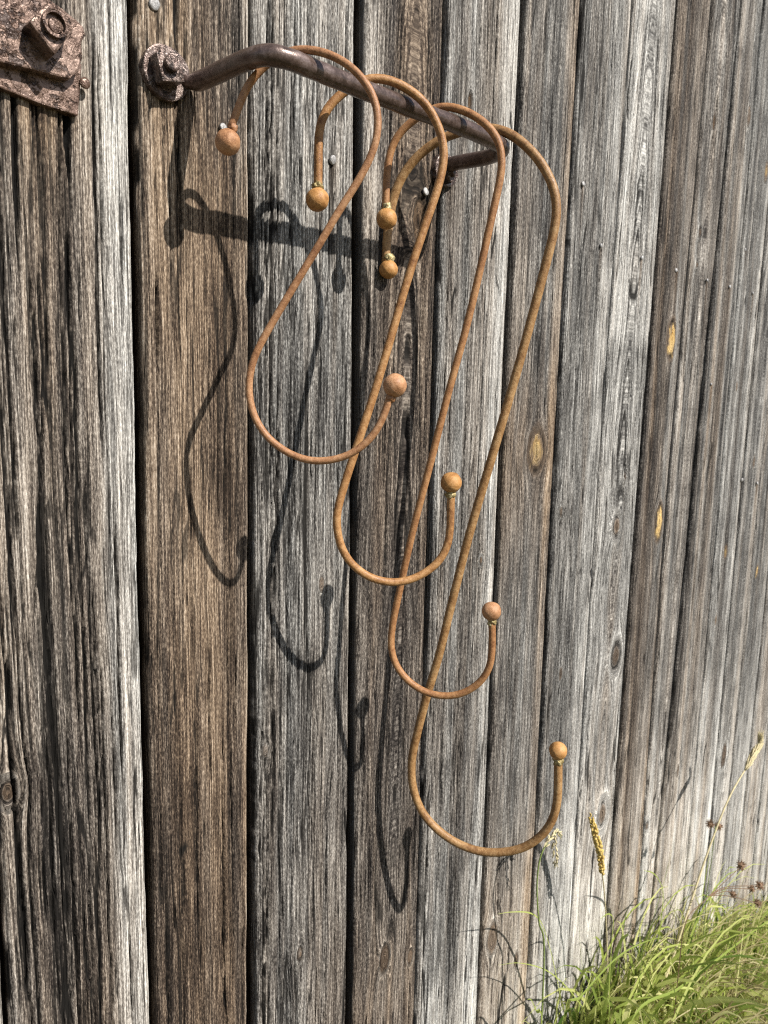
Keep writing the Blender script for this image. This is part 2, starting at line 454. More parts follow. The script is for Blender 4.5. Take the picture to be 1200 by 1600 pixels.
def make_plank(idx, gl, gr):
    seed = 100 + idx * 31
    br0, pa0, rel, ncr = LOOK[idx] if idx < len(LOOK) else (rl.uniform(.04, .28), rl.uniform(.34, .50), .6, 24)
    xm = (gl[2].mean() + gr[1].mean()) / 2
    zlo, zhi = zrange(xm)
    zlo = max(zlo, ZB + .02); zhi = min(zhi, ZT - .02)
    near = idx <= 6
    dzf = .0045 if near else .008
    if idx < 2: dzf = .03
    zr = np.concatenate([np.arange(ZB, zlo, .03), np.arange(zlo, zhi, dzf), np.arange(zhi, ZT, .03), [ZT]])
    wdt = gr[1].mean() - gl[2].mean()
    du = (.0011 if near else .0016) if idx >= 2 else .004
    if xm > 2.2: du = .0025; 
    nu = int(wdt / du)
    t = np.linspace(0, 1, nu)
    xl = np.interp(zr, gl[0], gl[2]); xr = np.interp(zr, gr[0], gr[1])
    # extrapolate gap lines past the last measured height
    for arr, g, col in ((xl, gl, 2), (xr, gr, 1)):
        for side in (0, 1):
            a, b = (0, 1) if side == 0 else (-1, -2)
            m = zr < g[0][0] if side == 0 else zr > g[0][-1]
            sl = (g[col][-1] - g[col][0]) / (g[0][-1] - g[0][0])
            arr[m] = g[col][a] + sl * (zr[m] - g[0][a])
    xl = xl + .0016 * (fbm(zr * 9, zr * 0 + idx, seed + 1) - .5) + .0010 * (fbm(zr * 60, zr * 0, seed + 2) - .5)
    xr = xr + .0016 * (fbm(zr * 9, zr * 0 + idx, seed + 3) - .5) + .0010 * (fbm(zr * 60, zr * 0, seed + 4) - .5)
    X = xl[:, None] + (xr - xl)[:, None] * t[None]
    Z = np.repeat(zr[:, None], nu, 1)
    u = X - xm
    # --- grain coordinate, bent round the knots
    g = u + .006 * (fbm(u * 6, Z * 1.3, seed + 5) - .5) + .003 * (fbm(u * 30, Z * 5, seed + 6) - .5)
    if idx in ARCH:       # plain-sawn boards: grain runs in long arches
        u0_, z0_, k_ = ARCH[idx]
        w_ = .010 * (fbm(Z * 3.1, Z * 0 + idx, seed + 80) - .5)
        g = np.hypot(g - u0_ - w_, k_ * (Z - z0_)) - .02
    kd = np.zeros_like(u); ky = np.zeros_like(u); kbul = np.zeros_like(u); kp = np.zeros_like(u); rimv = np.zeros_like(u)
    mine = [k for k in knots if xm - wdt * .56 < k[0] < xm + wdt * .56]
    r2 = random.Random(seed)
    if idx > 10 or idx < 2:
        for _ in range(2):
            mine.append((xm + r2.uniform(-.05, .05), r2.uniform(-1.3, .8), r2.uniform(.007, .012), r2.choice('nnr')))
    for kx, kz, R, kind in mine:
        el = {'y': 1.9, 'b': 1.5, 'r': 1.7}.get(kind, 2.2)
        dx = X - kx; dz = (Z - kz) / el
        wob = 1 + .25 * (fbm(dx * 60 + 9, dz * 60, seed + 7) - .5)
        rho = np.sqrt(dx * dx + dz * dz) * wob + 1e-6
        pull = R * R / np.maximum(rho, R) ** 2
        far = np.exp(-(rho / (R * 5)) ** 2)
        g = g - dx * pull * far * 1.0
        ins = sstep(1.05, .85, rho / R)
        g = g * (1 - ins) + (rho * 1.4 + .5) * ins
        c = sstep(1.0, .7, rho / R) if kind != 'r' else sstep(.62, .38, rho / R)
        halo = np.exp(-((rho / R - 1.05) / .22) ** 2)
        if kind in 'yb':
            ky = np.maximum(ky, sstep(.86, .66, np.hypot(dx * 1.1 + .3 * R * (vn(dz * 90, dz * 0, seed + 8) - .5), dz * .95) / R + 1.0 * (fbm(dx * 170, dz * 170, seed + 9) - .5)) * (.55 + .8 * vn(g * 500, dz * 150, seed)))
            if kind == 'b': ky = ky * (.30 + .5 * sstep(-.6, .7, dz / R)) * sstep(.25, .55, vn(dx * 300, dz * 140, seed + 15) + .1)
            kd = np.maximum(kd, .65 * halo + .5 * sstep(1.0, .8, rho / R) * (1 - np.clip(ky, 0, 1)))
            kp = kp + .12 * np.exp(-(rho / R / 1.6) ** 2)
        elif kind == 'o':
            ky = np.maximum(ky, .45 * sstep(.5, .3, rho / R)); kd = np.maximum(kd, .7 * c)
        else:
            kd = np.maximum(kd, c * {'n': .75, 'd': .95, 'r': .8}[kind])
            if kind != 'd': kp = kp + .22 * halo
            kp = kp - (.35 * c if kind == 'd' else 0)
        rim = np.exp(-((rho / R - (.6 if kind == 'r' else .92)) / .07) ** 2) * sstep(.40, .56, fbm(dx * 90 + 4, dz * 90, seed + 16))
        rad_c = np.exp(-((dx + .25 * dz) / (.05 * R)) ** 2) * sstep(.75, .5, rho / R)
        rimv = np.maximum(rimv, np.maximum(rim, .9 * rad_c) if R > .009 else rim * .5)
        kbul = kbul + (.0016 * np.exp(-(rho / R / 1.3) ** 2) if kind != 'd' else -.004 * c) + .0006 * halo
    # --- relief
    fine = vn(g * 330, Z * 7, seed + 10)
    mid = vn(g * 130, Z * 3.0, seed + 11)
    ridge = 1 - np.abs(2 * vn(g * 200, Z * 2.2, seed + 12) - 1)
    Y = .0013 * rel * (mid - .5) + .0008 * rel * (fine - .5) - .0011 * rel * sstep(.0, .35, .35 - ridge + .0) * 0
    Y = -Y
    crackv = np.zeros_like(u)
    for F_, fz, w_, dp, lo in ((75, 1.6, .022, .0026, .50), (120, 2.6, .040, .0022, .46), (210, 4.2, .09, .0015, .40)):
        nn = vn(g * F_, Z * fz, seed + int(F_))
        gate = sstep(lo, lo + .22, fbm(g * 26 + 5, Z * 2.4, seed + int(F_) + 1) + .10 * (rel - .9))
        ln_ = (1 - sstep(0, w_, np.abs(nn - .5))) * gate
        Y = np.maximum(Y, Y * .5 + dp * rel * ln_)
        crackv = np.maximum(crackv, sstep(.25, .7, ln_) * (.9 if F_ < 200 else .7))
    # --- drying cracks
    for c in range(ncr):
        u0 = r2.uniform(-.47, .47) * wdt
        if idx == 2 and r2.random() < .75: u0 = r2.uniform(-.47, .16) * wdt
        if idx == 4 and r2.random() < .35: u0 = r2.uniform(-.47, -.33) * wdt
        z0 = r2.uniform(zlo, zhi)
        ln = r2.choice([.06, .1, .18, .35, .6]) * r2.uniform(.6, 1.3)
        big = r2.random() < (.5 if idx == 2 else .28)
        wd = r2.uniform(.0012, .0021) if big else r2.uniform(.0008, .0013)
        dp = r2.uniform(.005, .010) if big else r2.uniform(.002, .005)
        rows = np.where(np.abs(zr - z0) < ln / 2)[0]
        if len(rows) < 3: continue
        a, b = rows[0], rows[-1] + 1
        zz = zr[a:b]
        path = u0 + .004 * (fbm(zz * 7, zz * 0 + c, seed + 20) - .5) + .0016 * (fbm(zz * 45, zz * 0 + c, seed + 21) - .5)
        tap = np.clip((1 - np.abs(zz - z0) / (ln / 2)) * 2.2, 0, 1) * (.5 + .7 * fbm(zz * 12, zz * 0 + c, seed + 22))
        d = np.exp(-((g[a:b] - path[:, None]) / (wd * ((.45 + .65 * tap[:, None]) if idx == 2 else (.35 + .5 * tap[:, None])))) ** 2) * np.clip(tap, 0, 1)[:, None]
        Y[a:b] = np.maximum(Y[a:b], Y[a:b] * .4 + dp * sstep(.12, .85, d))
        crackv[a:b] = np.maximum(crackv[a:b], sstep(.22, .62, d) * (1.0 if big else .85))
    # --- the long splits that show in the boards
    for (pp, wd, dp) in SPLITS.get(idx, []):
        W = np.array([wall(a, b)[[0, 2]] for a, b in pp]); W = W[np.argsort(W[:, 1])]
        wd = wd * .85
        path = np.interp(zr, W[:, 1], W[:, 0]) + .0016 * (fbm(zr * 30, zr * 0, seed + 30) - .5)
        tap = sstep(W[0, 1] - .01, W[0, 1] + .05, zr) * sstep(W[-1, 1] + .01, W[-1, 1] - .05, zr) * (.65 + .5 * vn(zr * 18, zr * 0, seed + 31))
        d = np.exp(-((X - path[:, None]) / (wd * (.35 + .65 * tap[:, None]))) ** 2) * np.clip(tap, 0, 1)[:, None]
        Y = np.maximum(Y, dp * sstep(.12, .85, d)); crackv = np.maximum(crackv, sstep(.22, .6, d))
    crackv = np.maximum(crackv, rimv * .9); Y = np.maximum(Y, .0022 * rimv)
    Y = Y - kbul * (1 - crackv)
    # --- board shape: cupping, rounded arrises, offset
    e = np.minimum(t, 1 - t) * wdt
    ed = np.minimum(X - xl[:, None], xr[:, None] - X)
    er = .0035 + .003 * vn(zr * 6, zr * 0, seed + 40)[:, None]
    Y = Y + .0042 * np.clip(1 - ed / er, 0, 1) ** 2 * (.7 + .6 * vn(Z * 14, t[None] * 2, seed + 41))
    cup = r2.uniform(0, .0016)
    Y = Y + cup * (2 * t[None] - 1) ** 2 + r2.uniform(.0006, .0020) * (2 * t[None] - 1)
    if idx > 7:
        Y = Y + .0022 * (fbm(u * 55, Z * .8, seed + 42, 2) - .5) * 2
    Y = Y + r2.uniform(-.0009, .0009) + .001 * (vn(Z * 1.2, Z * 0, seed + 43) - .5)
    # --- colour of the wood itself
    st = fbm(g * 34, Z * .9, seed + 50); st2 = fbm(g * 12, Z * .8, seed + 51)
    brown = br0 + .6 * (st - .5) + .45 * (st2 - .5)
    pale = pa0 + .06 + .26 * (fbm(g * 20, Z * 1.1, seed + 52) - .5) + .24 * (fbm(g * 80, Z * 2.2, seed + 53) - .5)
    tt = t[None] + 0 * Z
    if idx == 2:       # bleached right-hand margin, dark heart low down
        m = sstep(.62, .90, tt + .05 * (fbm(Z * 3, Z * 0, 5) - .5))
        pale = pale + .30 * m; brown = brown - .25 * m
        pale = pale + .18 * sstep(.24, .10, tt)
        pale = pale - .16 * sstep(-.30, -.42, Z) * sstep(.9, .5, tt) + .12 * sstep(.1, .25, Z)
    if idx == 3:
        pale = pale + .10 * sstep(.55, .2, tt) * sstep(-.35, -.1, Z) + .10 * sstep(.1, .3, Z) - .13 * sstep(-.30, -.55, Z) - .14 * np.exp(-((tt - .68) / .2) ** 2) * sstep(-.5, 0, Z)
        brown = brown - .35 * sstep(.15, .35, Z) * sstep(.3, .6, tt)
        pale = pale + .3 * sstep(.955, .99, tt)
    if idx == 4:
        pale = pale + .14 * sstep(.05, .35, Z) - .04 * sstep(-.1, -.5, Z) + .22 * np.exp(-((tt - .1) / .05) ** 2) * (vn(g * 300, Z * 2, seed + 60))
        brown = brown + .25 * sstep(0, -.5, Z) * (st2 - .2)
    if idx == 5:
        pale = pale + .30 * sstep(.35, .1, tt) * sstep(.05, .3, Z) - .05 * sstep(.1, -.3, Z)
        brown = brown + .3 * sstep(.25, .45, tt) * sstep(.1, .35, Z) + .25 * np.exp(-((Z + 1.0) / .15) ** 2)
        pale = pale + .10 * np.exp(-((Z + 1.0) / .15) ** 2)
    if idx == 6:
        pale = pale + .10 * sstep(.3, .7, Z) + .16 * sstep(.6, .95, tt) - .12 * sstep(-.1, -.5, Z) * sstep(-1.0, -.7, Z) + .14 * sstep(-.85, -1.15, Z)
    if idx == 7:
        m = sstep(.72, .9, tt + .08 * (fbm(Z * 4, Z * 0, 9) - .5))
        brown = brown + .65 * m; pale = pale + .16 * m
        brown = brown + .4 * np.exp(-((Z + .1) / .16) ** 2) + .35 * sstep(-.75, -1.0, Z)
        pale = pale + .10 * sstep(-.8, -1.1, Z)
    if idx >= 8: pale = pale - .065 * sstep(-.9, -.6, Z)
    if idx == 8: pale = pale + .15 * sstep(.55, .95, tt)
    if idx == 9: pale = pale + .12 * sstep(.7, .2, tt) * sstep(-.6, .3, Z)
    if idx >= 7:
        pale = pale + .26 * sstep(-.65, -1.2, Z)
    if idx > 9:
        pale = pale + .36 * (vn(u * 60, Z * .5, seed + 62) - .5)
        brown = brown + .45 * (vn(u * 45, Z * .6, seed + 63) - .45)
    for sx, sz, sw, sl in STAINS:
        if xm - wdt * .6 < sx < xm + wdt * .6:
            m = np.exp(-((X - sx) / (sw * (.6 + .8 * vn(g * 260, Z * 3, seed + 70)))) ** 2) * sstep(sz + .004, sz - .004, Z) * np.exp(-np.clip(sz - Z, 0, 9) / sl)
            brown = brown + .7 * m; pale = pale - .20 * m
    pale = np.clip(pale + kp, 0, 1); brown = np.clip(brown, 0, 1)
    # --- mesh
    n, k = len(zr), nu
    V = np.stack([X, Y, Z], -1).reshape(-1, 3)
    i = np.arange(n - 1)[:, None] * k + np.arange(k - 1)[None]
    F = np.stack([i, i + 1, i + k + 1, i + k], -1).reshape(-1, 4)
    # side skirts and back
    nb = len(V); TH = .026
    Lb = np.stack([xl, np.full(n, TH), zr], -1); Rb = np.stack([xr, np.full(n, TH), zr], -1)
    V = np.vstack([V, Lb, Rb])
    j = np.arange(n - 1)
    FL = np.stack([j * k, (j + 1) * k, nb + j + 1, nb + j], -1)
    FR = np.stack([(j + 1) * k + k - 1, j * k + k - 1, nb + n + j, nb + n + j + 1], -1)
    FB = np.stack([nb + j, nb + j + 1, nb + n + j + 1, nb + n + j], -1)
    F = np.vstack([F, FL, FR, FB])
    me = np_mesh("plank", V, F, WOOD)
    nv = len(V)
    G = np.concatenate([g.ravel(), Lb[:, 0] - xm + .02, Rb[:, 0] - xm - .02]) + idx * 3.37
    ZZ = np.concatenate([Z.ravel(), zr, zr]) + idx * 7.1
    ex = np.zeros(2 * n)
    li = np.empty(len(me.loops), np.int32); me.loops.foreach_get('vertex_index', li)
    uvl = me.uv_layers.new(name='grain')
    uvl.data.foreach_set('uv', np.stack([G[li], ZZ[li]], -1).astype(np.float32).ravel())
    def attr(nm, a, b, c, fill):
        at = me.color_attributes.new(nm, 'FLOAT_COLOR', 'POINT')
        A = np.ones((nv, 4), np.float32)
        for q, (arr, fv) in enumerate(zip((a, b, c), fill)):
            A[:, q] = np.concatenate([np.clip(arr, 0, 1).ravel(), ex + fv])
        at.data.foreach_set('color', A.ravel())
    attr('tone', brown, pale, ky, (br0, .4, 0))
    attr('tone2', np.clip(crackv * 1.06, 0, 1), kd, ky * 0, (.0, 0, 0))
    o = mesh_obj("plank", me, barn)
    return o, (xm, wdt)

# nails, each in the board it holds
NAILS = [(242, 6, .0062), (350, 199, .0050), (521, 250, .0056), (666, 299, .0056), (912, 287, .0052), (940, 384, .0050), (1004, 403, .0052),
         (1057, 422, .0050), (1106, 438, .0048), (1141, 448, .0046), (1165, 390, .0046), (1177, 458, .0046), (849, 252, .0035), (1112, 600, .004), (1184, 755, .006), (1160, 750, .006)]
STAINS = [(*wall(a_, b_)[[0, 2]], .0045, .06) for a_, b_, r_ in NAILS] + [(*wall(262, 150)[[0, 2]], .014, .10), (*wall(703, 285)[[0, 2]], .010, .08), (*wall(60, 165)[[0, 2]], .03, .06)]
ARCH = {5: (.012, -1.02, .028), 9: (-.006, -.86, .034), 11: (.0, -.25, .03), 14: (.01, -.8, .03)}
SPLITS = {
    3: [([(342, 540), (341, 700), (341, 840)], .0012, .006), ([(329, 960), (327, 1060), (328, 1180), (331, 1235)], .0014, .007), ([(343, 1330), (350, 1480), (356, 1600)], .0010, .005),
        ([(348, 60), (346, 200)], .0009, .004)],
    4: [([(433, 0), (434, 250), (436, 470)], .0018, .008), ([(437, 480), (432, 700), (430, 950)], .0014, .006), ([(470, 0), (468, 180)], .0012, .006), ([(500, 0), (497, 300)], .001, .005)],
    2: [([(145, 90), (147, 220), (150, 380)], .0016, .006), ([(70, 500), (66, 760), (52, 1000)], .0018, .008), ([(110, 350), (112, 640), (122, 900), (140, 1050)], .0016, .008),
        ([(12, 1000), (18, 1180), (30, 1330), (42, 1480), (44, 1600)], .0030, .012), ([(150, 1000), (160, 1200), (152, 1500)], .0014, .006), ([(95, 1100), (100, 1300), (112, 1500)], .0014, .006), ([(120, 0), (118, 60)], .0016, .006)],
    5: [([(633, 0), (630, 180), (622, 420)], .0012, .006), ([(640, 600), (632, 900), (620, 1250)], .0011, .005)],
    6: [([(766, 0), (758, 200), (750, 330)], .0014, .006), ([(735, 300), (722, 560)], .0010, .004), ([(718, 1120), (712, 1330)], .0011, .005)],
    8: [([(950, 30), (925, 420)], .0012, .005), ([(902, 520), (890, 900)], .0012, .005)],
    9: [([(993, 140), (972, 420)], .0012, .004)],
    7: [([(838, 100), (826, 300)], .001, .004), ([(812, 860), (800, 1150)], .001, .004)],
    10: [([(1069, 0), (1030, 560)], .0016, .004)],
}
planks = []
for i in range(len(gaps) - 1):
    o, info = make_plank(i, gaps[i], gaps[i + 1])
    planks.append((o, info))

def backing():
    s = Nt("blackout_panel")
    co = s.n('ShaderNodeTexCoord').outputs['Object']
    a = s.noise(s.mapv(co, (40, 40, 2)), 1, 4)
    m = s.done(s.mix(a, (.010, .008, .007), (.035, .028, .022)), .95, spec=.1)
    for k in range(5):          # dark panels added behind the boards, edge to edge, to keep gaps black
        bm = bmesh.new()
        z0 = ZB + k * (ZT - ZB) / 5; z1 = ZB + (k + 1) * (ZT - ZB) / 5 - .002
        bmesh.ops.create_cube(bm, size=1)
        bmesh.ops.scale(bm, vec=(4.25, .03, z1 - z0), verts=bm.verts)
        bmesh.ops.translate(bm, vec=(1.92, .046, (z0 + z1) / 2), verts=bm.verts)
        bm_obj("gap_blackout", bm, m, barn, smooth=False)
backing()

def nail(px, py, r, k):
    W = wall(px, py, -.003)
    bm = bmesh.new()
    prof = [(0, .0009), (.45, .0008), (.85, .0006), (1.0, -.0002), (1.0, -.0022), (.4, -.003), (.38, -.012)]
    rings = []
    rr = random.Random(k)
    n = 14
    for f, h in prof:
        if f == 0:
            rings.append([bm.verts.new((0, -h, 0))]); continue
        rings.append([bm.verts.new((math.cos(a) * f * r * (1 + .06 * math.sin(2 * a + k)), -h, math.sin(a) * f * r * 1.05)) for a in [q / n * 2 * math.pi for q in range(n)]])
    for q in range(n): bm.faces.new((rings[0][0], rings[1][q], rings[1][(q + 1) % n]))
    for a, b in zip(rings[1:], rings[2:]):
        for q in range(n): bm.faces.new((a[q], b[q], b[(q + 1) % n], a[(q + 1) % n]))
    rot = Matrix.Rotation(rr.uniform(-.25, .25), 4, 'X') @ Matrix.Rotation(rr.uniform(-.25, .25), 4, 'Z')
    bm.transform(Matrix.Translation(Vector(W)) @ rot)
    pl = min(planks, key=lambda p: abs(p[1][0] - W[0]))[0]
    o = bm_obj("nail", bm, NAILM, None)
    o.parent = pl
    o.matrix_parent_inverse = pl.matrix_world.inverted()
    return o
bpy.context.view_layer.update()
for k, (a, b, r) in enumerate(NAILS):
    nail(a, b, r * (.95 if a < 700 else .8), k)

# ------------------------------------------------------------------ door bar
def P3(px, py, y): return wall(px, py, y)
bar_root = empty("pull_bar", wall(262, 112), "dark forged iron bar bolted to the plank wall, hooks hung along it", "handle")
BD, BZ, BR = .135, .318, .0095
bar_pts = [wall(290, 128, -.006), wall(304, 127, -.014)]
bar_pts[0][2] += 0
L0 = np.array([.437, -.018, .3265])
bar_pts = [np.array(q) for q in ((.424, -.0055, .3235), (.4325, -.012, .3225), (.4345, -.040, .3215), (.4350, -.075, .3205), (.4355, -.108, .3190),
           (.4415, -.131, .3180), (.463, -.1395, .3175), (.505, -.1365, .3190), (.60, -.135, .3210), (.70, -.135, .3240),
           (.775, -.1355, .3235), (.803, -.131, .3225), (.818, -.112, .3225), (.823, -.08, .324), (.826, -.04, .328), (.832, -.012, .331), (.838, -.0055, .331))]
path = BARP = smooth_path(catmull(bar_pts, .004), 3)
s_ = np.linspace(0, 1, len(path))
rad = BR * (1 + .02 * s_)
rad[:4] *= [.62, .7, .8, .9]; rad[-4:] *= [.9, .8, .7, .62]
tube_obj("bar", path, rad, IRON, bar_root, n=24, rough=.05, seed=3)

def disc_poly(cx, cz, rx, rz, n=28, wob=.05, seed=0, ang0=0):
    rr = random.Random(seed); ph = [rr.uniform(0, 6) for _ in range(3)]
    return [(cx + rx * math.cos(a) * (1 + wob * math.sin(2 * a + ph[0]) + .5 * wob * math.sin(5 * a + ph[1])),
             cz + rz * math.sin(a) * (1 + wob * math.sin(3 * a + ph[2]))) for a in [ang0 + q / n * 2 * math.pi for q in range(n)]]

def sq_poly(cx, cz, h, ang):
    out = []
    for k in range(4):
        a = ang + math.pi / 4 + k * math.pi / 2
        out.append((cx + h * math.sqrt(2) * math.cos(a), cz + h * math.sqrt(2) * math.sin(a)))
    return out

cW = wall(259, 113, -.006)
prism("eye_plate", disc_poly(cW[0] + .001, cW[2], .0265, .0265, 32, .03, 2), .004, -.0078, PLATE, bar_root, .002)
nW = wall(267, 105, -.023)
prism("square_nut", sq_poly(nW[0], nW[2], .013, math.radians(14)), -.0076, -.0235, PLATE, bar_root, .0018)
bW = wall(269, 99, -.027)
prism("bolt_end", disc_poly(bW[0], bW[2], .0078, .0078, 18, .04, 4), -.0230, -.0305, PLATE, bar_root, .0022)
cW2 = wall(701, 268, -.006)
prism("eye_plate", disc_poly(cW2[0] - .006, cW2[2], .024, .0225, 30, .03, 6), .004, -.0078, PLATE, bar_root, .002)
nW2 = wall(705, 270, -.018)
prism("square_nut", sq_poly(nW2[0], nW2[2], .0105, math.radians(40)), -.0076, -.0205, PLATE, bar_root, .0016)
prism("bolt_end", disc_poly(nW2[0], nW2[2], .006, .006, 16, .04, 5), -.0200, -.026, PLATE, bar_root, .0016)

# ------------------------------------------------------------------ strap end with big nut, top left
st = empty("hinge_strap", wall(60, 110), "flaking rusty iron strap plate with a large square nut", "hinge")
low = [(-70, 60), (20, 60), (128, 100), (126, 128), (122, 181), (60, 161), (0, 137), (-70, 108)]
prism("base_plate", [wall(a, b, -.006)[[0, 2]] for a, b in low], .004, -.0065, STRAPM, st, .0012)
upp = [(-70, -110), (20, -60), (62, -12), (98, 14), (118, 30), (131, 42), (134, 56), (127, 66), (129, 90), (124, 110), (110, 123), (92, 120), (60, 111), (0, 97), (-70, 74)]
prism("strap", [wall(a, b, -.017)[[0, 2]] for a, b in upp], -.0062, -.0175, STRAPM, st, .002)
rv = wall(133, 130, -.008)
lump("rivet", rv, .0052, STRAPM, st, 3, .08, 2.0, (1, .45, 1))
nq = [(46, 33), (76, 2), (117, 44), (86, 86)]
prism("square_nut", [wall(a, b, -.038)[[0, 2]] for a, b in nq], -.0172, -.038, STRAPM, st, .0025)
hb = wall(85, 38, -.039)
bm = bmesh.new()       # bolt end standing in the worn collar of the nut
def ring_tube(bm, c, r0, r1, y0, y1, n=20):
    rings = []
    for r, y in ((r1, y0), (r1, y1), (r0, y1), (r0, y0 - .0)):
        rings.append([bm.verts.new((c[0] + r * math.cos(a), y, c[2] + r * math.sin(a))) for a in [q / n * 2 * math.pi for q in range(n)]])
    for a, b in zip(rings, rings[1:] + rings[:1]):
        for q in range(n): bm.faces.new((a[q], b[q], b[(q + 1) % n], a[(q + 1) % n]))
ring_tube(bm, hb, .0086, .0112, -.037, -.0425)
bm_obj("collar", bm, STRAPM, st, smooth=False)
prism("bolt_end", disc_poly(hb[0] + .001, hb[2] - .001, .0062, .0062, 14, .06, 9), -.036, -.0407, STRAPM, st, .0014)

# ------------------------------------------------------------------ the four S hooks
HOOKS = [
    dict(label="shortest and thinnest S hook, red-brown rust, nearest the round eye plate of the bar",
         a=(.428, -.083), b=(.538, -.208), dia=12.3, dref=(400, 560), mat=RUST_RED, bup=(356, 222, 39), blo=(617, 602, 37), ballm=BALL_B,
         pts=[(361, 200), (364, 190), (372, 170), (381, 145), (395, 121), (412, 104), (436, 86), (468, 77), (488, 78), (510, 83), (535, 95), (555, 110), (572, 130), (585, 152), (591, 175), (592, 200), (587, 225),
              (577, 250), (560, 282), (527, 334), (497, 385), (465, 438), (421, 512), (398, 556), (389, 592), (390, 625), (400, 658), (421, 687), (450, 708), (479, 719), (502, 721), (529, 717), (558, 704), (583, 681), (598, 654), (606, 631), (609, 620)]),
    dict(label="second S hook along the bar, ochre rust, its lower ball above a brassy weld",
         a=(.53, -.09), b=(.665, -.182), dia=14.0, dref=(650, 395), mat=RUST_ORANGE, bup=(496, 312, 36), blo=(705, 754, 33), ballm=BALL_A,
         pts=[(497, 296), (497, 282), (497.5, 235), (498, 207), (501, 190), (508, 173), (520, 157), (537, 144), (556, 131), (572, 123), (590, 121), (615, 127), (640, 140), (665, 162), (682, 190), (692, 220), (694, 246), (690, 272), (680, 306), (665, 350),
              (650, 395), (632, 453), (607, 540), (583, 620), (558, 696), (535, 768), (526, 808), (530, 846), (546, 878), (575, 901), (608, 910), (642, 906), (675, 888), (696, 862), (703, 833), (704, 800), (704.5, 783), (705, 770)]),
    dict(label="third S hook along the bar, brown rust, lower ball pinkish",
         a=(.658, -.069), b=(.739, -.196), dia=12.8, dref=(763, 361), mat=RUST_BROWN, bup=(604, 342, 32), blo=(768, 955, 30), ballm=BALL_B,
         pts=[(602.5, 328), (603, 312), (604, 285), (606, 255), (611, 232), (621, 211), (634, 197), (648, 186), (664, 175), (681, 167), (698, 165), (716, 169), (733, 176), (753, 188), (768, 203), (779, 220), (784, 242), (784, 266), (779, 291), (772, 324),
              (763.5, 361), (755, 400), (729, 510), (700, 616), (671, 730), (646, 826), (625, 920), (613, 979), (611, 1012), (620, 1042), (642, 1068), (671, 1084), (700, 1088), (729, 1081), (754, 1062), (767, 1036), (769, 1008), (769, 985), (768.5, 970)]),
    dict(label="longest and thickest S hook, tan ochre rust, hung at the far bend of the bar",
         a=(.725, -.017), b=(.85, -.235), dia=15.5, dref=(859, 389), mat=RUST_OCHRE, bup=(607, 421, 29), blo=(872, 1173, 28), ballm=BALL_A,
         pts=[(603, 410), (603, 398), (605, 372), (608, 345), (614, 312), (622, 288), (634, 266), (649, 248), (668, 231), (688, 218), (711, 208), (735, 203), (757, 202), (776, 205), (792, 210), (809, 220), (828, 235), (844, 253), (857, 274), (866, 297), (870, 320),
              (869, 342), (865, 364), (859, 389), (825, 518), (796, 621), (763, 733), (733, 836), (706, 942), (687, 1020), (667, 1088), (650, 1154), (643, 1192), (645, 1229), (658, 1266), (683, 1296), (717, 1319), (754, 1331), (792, 1331), (825, 1321), (854, 1297), (868, 1267), (872, 1233), (872, 1205), (872, 1187)]),
]
for k, h in enumerate(HOOKS):
    a, b = np.array(h['a']), np.array(h['b'])
    d = b - a
    nrm = np.array([d[1], -d[0], 0.0]); nrm /= np.linalg.norm(nrm)
    d0 = nrm[:2] @ a
    un = lambda px, py: on_plane(px, py, nrm, d0)
    pts = np.array([un(x, y) for x, y in h['pts']])
    path = smooth_path(catmull(pts, .005), 6)
    dep = depth_of(un(*h['dref']))
    r = h['dia'] / 2 * dep / FPX * .94
    # rest the arch on the bar: lift the hook a touch where it would cut into it
    for _ in range(60):
        dm = np.linalg.norm(path[:, None] - BARP[None], axis=2)
        dm[np.abs(path[:, 0] - (a[0] + d[0] * (-.135 - a[1]) / d[1])) > .022] = 9
        q = int(dm.min(1).argmin()); gap_ = dm[q].min() - BR - r
        if gap_ >= 0: break
        path = path + np.array([0, 0, 1.0])[None] * (-gap_ + 2e-4) * np.exp(-((np.arange(len(path)) - q) / 7.0) ** 2)[:, None]
    top = path[np.argmax(path[:, 2])]
    root = empty("s_hook", top, h['label'], "hook", "rusty S hooks hung on the iron bar")
    tube_obj("wire", path, r, h['mat'], root, n=16, rough=.03, seed=20 + k)
    for which, (bx, by, bd) in (('u', h['bup']), ('l', h['blo'])):
        c = un(bx, by); br = bd / 2 * depth_of(c) / FPX
        lump("ball", c, br, h['ballm'] if which == 'l' else BALL_A if k else BALL_B, root, 4, .022, 1.6, seed=k * 2 + (which == 'u'))
        e0, e1 = (path[0], path[2]) if which == 'u' else (path[-1], path[-3])
        ax = e1 - e0; ax /= np.linalg.norm(ax)
        wc = c + ax * (br * 1.12)
        lump("weld_bead", wc, r * 1.26, WELD if (which, k) not in (('l', 0), ('u', 0)) else h['mat'], root, 3, .24, 2.4, (1, 1, 1.0), axis=ax, seed=k * 3 + (which == 'u'))

